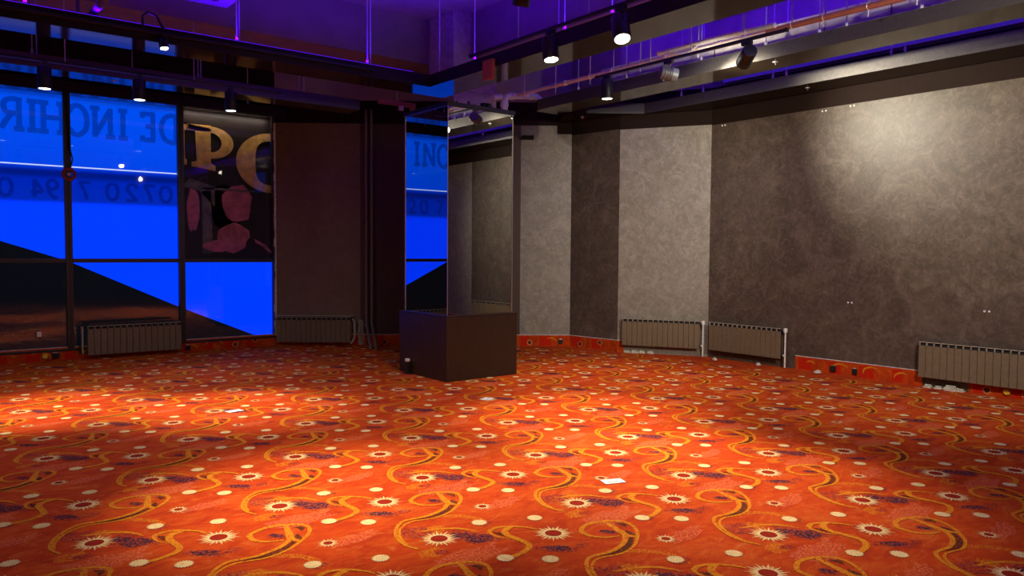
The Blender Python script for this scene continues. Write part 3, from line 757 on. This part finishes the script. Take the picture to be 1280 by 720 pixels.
for x, z, ang in ((0,.44,0),(.12,.587,PI/2),(.5,.637,PI/2)):
    b = MB(); b.lathe([(.052,-.03),(.064,-.03),(.064,.03),(.052,.03)], 14, M['pvc'], DZ @ Matrix.Translation((x,0,z)) @ Matrix.Rotation(ang, 4, 'Y')); b.build('collar', pv, smooth=True)
b = MB(); b.tube([(-.22,0,3.92),(-.06,0,3.95)], .045, M['pvc'], 12); b.build('side_branch', pv, smooth=True)
du = thing('air_duct', 'long beige sheet metal duct lying above the middle band on the right', 'duct', (8.1, 4.0, 3.975))
b = MB(); b.box((-.28, -6.5, 0), (.25, 3.9, .25), M['duct']); b.build('casing', du, bevel=.006)
for k in range(14):
    b = MB(); b.box((-.287, -6.0+k*.72, -.002), (.257, -5.990+k*.72, .253), M['pipe_dark']); b.build('seam', du)
cd = MB(); cd.tube([(1.50, 9.75, 4.05), (1.52, 9.3, 4.05), (1.55, 6.5, 4.05)], .035, M['cassette'], 10)
cd.tube([(1.50, 9.75, 4.05), (1.50, 9.75, 4.685)], .02, M['cassette'], 8)
tag(cd.build('ceiling_conduit', smooth=True), 'slanting violet lit conduit at the top left above the inner band', 'conduit')
# ceiling cassette
ac = thing('air_conditioner', 'white ceiling cassette air conditioner with brown grille at top left', 'air conditioner', (2.42, 8.50, 4.38))
b = MB(); b.box((-.42,-.42,.02), (.42,.42,SLAB-4.38-.005), M['cassette']); b.build('housing', ac, bevel=.01)
b = MB()
for lo, hi in (((-.46,-.46,-.02),(.46,-.30,.02)), ((-.46,.30,-.02),(.46,.46,.02)), ((-.46,-.30,-.02),(-.30,.30,.02)), ((.30,-.30,-.02),(.46,.30,.02))): b.box(lo, hi, M['cassette'])
b.build('frame', ac, bevel=.006)
b = MB(); b.box((-.30,-.30,0), (.30,.30,.015), M['grille'])
for k in range(9): b.box((-.29,-.28+k*.065,-.012), (.29,-.25+k*.065,0), M['grille'])
b.build('grille', ac)
# red reflection block + bracket near the mirror top, seen behind the column
ob = thing('pipe_bracket', 'rusty orange bracket box high up left of the mirrored column', 'bracket', (6.02, 10.6, 3.885))
b = MB(); b.box((-.33,-.03,.0), (.33,.03,.07), M['copper']); b.build('bar', ob, bevel=.006)
b = MB(); b.box((.24,-.03,-.2), (.32,.03,0), M['copper']); b.build('leg', ob, bevel=.006)
b = MB(); b.tube([(0,0,.07),(0,0,SLAB-3.89)], .01, M['rod'], 6); b.build('hanger_rod', ob)
b = MB(); b.box((.02,-.045,-.07), (.10,-.005,0), M['white_plastic']); b.build('sensor', ob, bevel=.006)
ba = bpy.data.objects['ceiling_band']
o = MB(); o.box((5.40-ba.location.x, 7.27-ba.location.y, -.14), (5.448-ba.location.x, 7.46-ba.location.y, .09), M['red_reflection']); o.build('red_reflection_block', ba, bevel=.004)  # block coloured as a red reflection in the glossy band

# vertical heating pipes in the dark corner
Tc, _ = frame2d(A0, B0)
for s, lab in ((1.535, 'dark vertical heating pipe beside the brown wall panel'), (1.625, 'dark vertical heating pipe nearest the mirrored column')):
    b = MB(); b.tube([Tc @ Vector(p) for p in ((s,.09,3.95),(s,.09,.42),(s+.01,.10,.34),(s+.10,.40,.12),(s+.13,.48,.06),(s+.135,.50,.0))], .024, M['pipe_dark'], 12)
    tag(b.build('heating_pipe', smooth=True), lab, 'pipe', 'heating pipes in the corner')
cb = MB()
for k in range(16):
    s = 1.40+.10*random.random(); a = [Tc @ Vector((s+random.uniform(-.045,.045), .05+.08*random.random(), z)) for z in (.42-.1*random.random(), .28, .16+.08*random.random(), .02)]
    cb.tube([Tc @ Vector((1.43+random.uniform(-.03,.03), .05, .44))] + a, .0035, M['rad_rim'], 5)
tag(cb.build('cable_bundle', smooth=True), 'tangled pale cable ends spilling beside the brown panel radiator', 'cables')

# ------------------------------------------------------------------ radiators
def section_mesh(w=.080, h=.43, d=.085):
    b = MB(); p = w-.005
    b.box((-p/2, d-.012, .0), (p/2, d, h-.050), M['rad_front'])                 # front plate
    b.box((-p/2, d-.012, h-.012), (p/2, d-.002, h), M['rad_rim'])               # top rim in front
    b.box((-p/2, d-.030, h-.050), (-p/2+.010, d, h-.006), M['rad_rim'])         # fin ends framing the opening
    b.box((-p/2+.010, d-.040, h-.052), (p/2, d-.030, h-.012), M['rad_dark'])    # dark opening
    b.box((-p/2, .0, .02), (p/2, .012, h-.03), M['rad_front'])                  # back plate
    b.box((-.014, .012, .02), (.014, d-.012, h-.06), M['rad_dark'])             # water way
    b.box((-p/2, .012, h-.012), (p/2, d-.012, h-.004), M['rad_dark'])           # top lattice
    return b
SEC = section_mesh()
def radiator(label, T2, L, s0, n, z, pitch, dy=.03, valve=None, hot=None, gap=0.):
    m = T2 @ Matrix.Translation((s0, dy, z))
    t = thing('radiator', label, 'radiator', group='taupe wall radiators'); t.matrix_world = m
    first = None
    for k in range(n):
        if first is None:
            first = SEC.build('section', t, bevel=.0025); o = first
        else:
            o = first.copy(); C.objects.link(o); o.parent = t
        o.location = ((k+.5)*pitch, 0, 0); o.scale = (pitch/.080, 1, 1)
    b = MB()
    for zz in (.045, .385): b.tube([(-.02, .045, zz), (n*pitch+.02, .045, zz)], .02, M['rad_dark'], 10)
    b.build('header_pipe', t, smooth=True)
    for s in (.12, n*pitch-.12):
        b = MB(); b.box((s-.012, -dy+.002, .36), (s+.012, .03, .385), M['pipe_dark']); b.build('wall_bracket', t)
    if valve:
        for s in valve:
            e = -.05 if s < 0 else n*pitch+.05
            b = MB(); b.lathe([(.012,-.03),(.024,-.028),(.028,.0),(.024,.03),(.012,.034)], 14, M['white_plastic'], Matrix.Translation((e, .05, .40))); b.build('valve', t, smooth=True)
            b = MB(); b.tube([(e, .05, .38), (e, .05, .06), (e, .05, .03-z*.5), (e, .05, .01-z)], .011, M['white_plastic'], 10); b.tube([(e,.05,.045),(e+(.04 if s<0 else -.04),.05,.045)], .014, M['white_plastic'], 8); b.build('feed_pipe', t, smooth=True)
    return t
Tw, _ = frame2d(Vector((0, YW)), A0)
Tr, _ = frame2d(R0, R1)
Tf, _ = frame2d(B1, B2)
rw = radiator('taupe ribbed radiator below the window, its pipe loop at the left', Tw, 0, 1.95, 15, .06, .086, .06)
b = MB(); b.tube([(-.09, .03, .02), (-.09, .03, .43), (-.05, .03, .47), (.4, .0, .475), (1.15, .0, .49)], .013, M['rad_dark'], 8); b.tube([(-.06,.05,.03),(-.06,.05,.42)], .012, M['rad_rim'], 8); b.build('pipe_loop', rw, smooth=True)
rp = radiator('taupe ribbed radiator against the brown wall panel', Tc, 0, .03, 15, .06, .083, .03)
b = MB(); b.box((-.02, -.028, .44), (1.30, .05, .452), M['rad_rim']); b.build('shelf', rp)
b = MB(); b.tube([(1.27,.05,.40),(1.30,.05,.36),(1.31,.05,.10),(1.28,.05,.03),(1.24,.06,-.02)], .02, M['rad_rim'], 8); b.build('feed_pipe', rp, smooth=True)
radiator('taupe ribbed radiator on the pale angled wall, white valve at its right', Tf, 0, .10, 15, .13, .081, .03, valve=(1,))
radiator('taupe radiator at the far end of the dark right wall, white pipes both sides', Tr, 0, .10, 15, .13, .082, .03, valve=(1,))
radiator('taupe ribbed radiator at the right edge of the photo on the dark wall', Tr, 0, 3.19, 26, .13, .081, .03)

# broken plaster and cable duct left below radiators
def rubble(name, label, T2, s0, s1, n, h=.035):
    b = MB(); s = s0
    for k in range(n):
        w = (s1-s0)/n*random.uniform(.7, 1.1); z = random.uniform(.3, 1)*h
        b.box((s, .01, 0), (min(s+w, s1), .05+.05*random.random(), z), M['board_white'], T2)
        b.box((s, .01, z), (min(s+w*.8, s1), .03+.03*random.random(), z+.018), M['board_white'], T2); s += (s1-s0)/n
    return tag(b.build(name, bevel=.004), label, 'plaster')
rubble('broken_plaster', 'strip of broken pale plaster under the radiator at the right edge', Tr, 3.24, 3.72, 4, .045)
rubble('broken_plaster', 'strip of pale plaster under the left half of the angled wall radiator', Tf, .12, .62, 4, .03)

# sockets in the carpet skirting
def socket(label, T2, s, z=.07, lid='white_plastic', w=.075, body='black_metal'):
    t = thing('floor_socket', label, 'socket', group='sockets in the carpet skirting'); t.matrix_world = T2 @ Matrix.Translation((s, .0145, z))
    b = MB(); b.box((-w/2, 0, -.035), (w/2, .022, .04), M[body]); b.build('box', t, bevel=.004)
    b = MB(); b.box((-w*.3, .005, .041), (w*.3, .026, .052), M[lid]); b.build('lid', t, bevel=.002)
    b = MB(); b.lathe([(.016,.0),(.016,.004),(.010,.004)], 12, M['rad_dark'], Matrix.Translation((0,.0222,0)) @ Matrix.Rotation(-PI/2, 4, 'X')); b.build('outlet', t)
socket('black socket with white lid in the red skirting below the dark wall strip', Tc, 4.99-.16, .075)
socket('dark blue socket in the skirting right beside the plinth', Tc, 4.03, .06, 'green', .09)
socket('black socket in skirting of the right wall, left one of a pair', Tr, 2.06, .07, 'green')
socket('black socket in skirting of the right wall, right one of a pair', Tr, 2.36, .07, 'rad_rim', .06)
socket('black socket with pale lid in the dark red skirting at far left', Tw, 1.56, .075, 'rad_rim', .10)
socket('small black socket in the skirting just right of the window radiator', Tw, 3.36, .06, 'rad_rim', .08)
b = MB(); b.lathe([(.035,0),(.04,.01),(.03,.03)], 16, M['yellow'], Tw @ Matrix.Translation((1.43,.0145,.075)) @ Matrix.Rotation(-PI/2,4,'X')); tag(b.build('yellow_plug', smooth=True), 'round yellow cap on the skirting beside the far left socket', 'cap')
b = MB(); b.lathe([(.035,0),(.04,.01),(.03,.03)], 16, M['yellow'], Tr @ Matrix.Translation((4.12,.0145,.07)) @ Matrix.Rotation(-PI/2,4,'X')); tag(b.build('yellow_plug', smooth=True), 'round yellow cap on the skirting under the right edge radiator', 'cap')

# wall anchors and plates
def anchor(label, T2, s, z):
    t = thing('wall_anchor', label, 'wall anchor', group='screw pairs on the right wall'); t.matrix_world = T2 @ Matrix.Translation((s, 0, z))
    for dx in (-.025, .025):
        b = MB(); b.lathe([(.010,0),(.013,.006),(.007,.016)], 10, M['white_plastic'], Matrix.Translation((dx,.001,0)) @ Matrix.Rotation(-PI/2,4,'X')); b.build('screw', t)
anchor('pair of white screws at the top of the dark wall, far end', Tr, .22, 3.53)
anchor('pair of white screws at the top of the dark wall, left of the lit patch', Tr, 1.83, 3.52)
anchor('pair of white screws at the top edge of the lit wall patch', Tr, 2.22, 3.53)
anchor('pair of white screws low on the right wall left of the edge radiator', Tr, 2.26, .97)
anchor('pair of white screws on the right wall above the edge radiator', Tr, 3.88, .96)
b = MB(); b.box((0,-.012,0), (.05,.0,.07), M['white_plastic'], Matrix.Translation((1.34, YW-.02, .36))); tag(b.build('wall_switch', bevel=.003), 'small pale switch plate low on the dark left window', 'switch')
bq = MB(); bq.box((4.14,.0,3.50),(4.34,.10,3.56), M['upper_wall'], Tc); tag(bq.build('shelf_bracket', bevel=.004), 'short dark bracket at the top of the pale corner wall', 'bracket')

# cards and scraps on the carpet
def card(label, x, y, w, d, rz, mat='paper'):
    t = thing('paper_card', label, 'card', (x, y, .0036), rz, 'cards on the carpet')
    b = MB(); b.box((-w/2,-d/2,0), (w/2,d/2,.0012), M[mat]); b.build('sheet', t)
    b = MB(); b.box((-w*.32,-d*.25,.0013), (w*.22,-d*.05,.0016), M['rad_rim']); b.build('print', t)
card('white card lying on the bright carpet in the foreground', 3.81, 3.68, .155, .095, -.35)
card('small white card on the carpet under the window side lamp', 2.47, 7.59, .15, .10, .2)
card('pale blue grey card on the carpet in front of the plinth', 4.87, 6.61, .14, .10, .5)
for x, y, lab in ((9.38, 7.0, 'small cream crumb of plaster on the carpet below the end radiator'),
                  (9.45, 6.3, 'flat cream crumb of plaster before the end radiator'),
                  (9.50, 5.42, 'cream crumb of plaster at the skirting left of the socket pair')):
    b = MB(); b.lathe([(.01,0),(.045,.008),(.04,.028),(.015,.045)], 9, M['board_white'], Matrix.Translation((x,y,.003)) @ Matrix.Rotation(random.random()*3,4,'Z') @ Matrix.Diagonal((1.2,.8,1,1)))
    tag(b.build('plaster_crumb', smooth=True), lab, 'plaster', 'plaster crumbs on the carpet')

# ------------------------------------------------------------------ lights: blue led strips on top of the bands
def led(x0, x1, y0, y1, z, power, col=(.06, .0, 1.0), name='led_glow', spread=180):
    l = bpy.data.lights.new(name, 'AREA'); l.shape = 'RECTANGLE'; l.size = x1-x0; l.size_y = y1-y0; l.spread = math.radians(spread); l.energy = power; l.color = col
    o = bpy.data.objects.new(name, l); C.objects.link(o); o.location = ((x0+x1)/2, (y0+y1)/2, z); o.rotation_euler = (PI, 0, 0)
led(WX+.2, 5.3, 8.735, 8.76, 3.975, 130, spread=140)
led(5.47, 5.50, SY+.2, 8.6, 3.975, 190, spread=140)
led(WX+.2, 5.4, 11.10, 11.15, 3.975, 6)
led(8.28, 8.33, SY+.2, 7.7, 4.235, 170)
led(7.90, 7.95, SY+.2, 7.7, 4.235, 170)
# unseen fill light added to brighten the sign board
l = bpy.data.lights.new('sign_fill', 'AREA'); l.shape = 'RECTANGLE'; l.size = 1.3; l.size_y = .03; l.energy = 6; l.color = (1, .85, .65)
o = bpy.data.objects.new('sign_fill', l); C.objects.link(o); o.location = (4.07, 12.60, 3.80); o.rotation_euler = (math.radians(14), 0, 0)

w = bpy.data.worlds.new('night'); bpy.context.scene.world = w; w.use_nodes = True
w.node_tree.nodes['Background'].inputs[0].default_value = (.01, .012, .02, 1)
w.node_tree.nodes['Background'].inputs[1].default_value = .3

# ------------------------------------------------------------------ camera
F = 949.4; yaw, pitch, roll = (math.radians(a) for a in (38.2143, 2.6962, -.3945))
fw = Vector((math.sin(yaw)*math.cos(pitch), math.cos(yaw)*math.cos(pitch), -math.sin(pitch)))
rt = Vector((math.cos(yaw), -math.sin(yaw), 0)); dn = fw.cross(rt)
r2 = rt*math.cos(roll)+dn*math.sin(roll); d2 = -rt*math.sin(roll)+dn*math.cos(roll)
cam = bpy.data.cameras.new('camera'); co = bpy.data.objects.new('camera', cam); C.objects.link(co)
cam.sensor_width = 36; cam.lens = F/1280*36; cam.clip_start = .05; cam.clip_end = 200
m = Matrix((( r2.x, -d2.x, -fw.x, 0), (r2.y, -d2.y, -fw.y, 0), (r2.z, -d2.z, -fw.z, 1.6), (0, 0, 0, 1)))
co.matrix_world = m
sc = bpy.context.scene; sc.camera = co
sc.view_settings.view_transform = 'Standard'; sc.view_settings.look = 'None'
sc.view_settings.exposure = 0; sc.view_settings.gamma = 1; sc.view_settings.use_curve_mapping = False
sc.cycles.use_denoising = True
sc.cycles.max_bounces = 8; sc.cycles.transparent_max_bounces = 12
sc.cycles.sample_clamp_indirect = 6
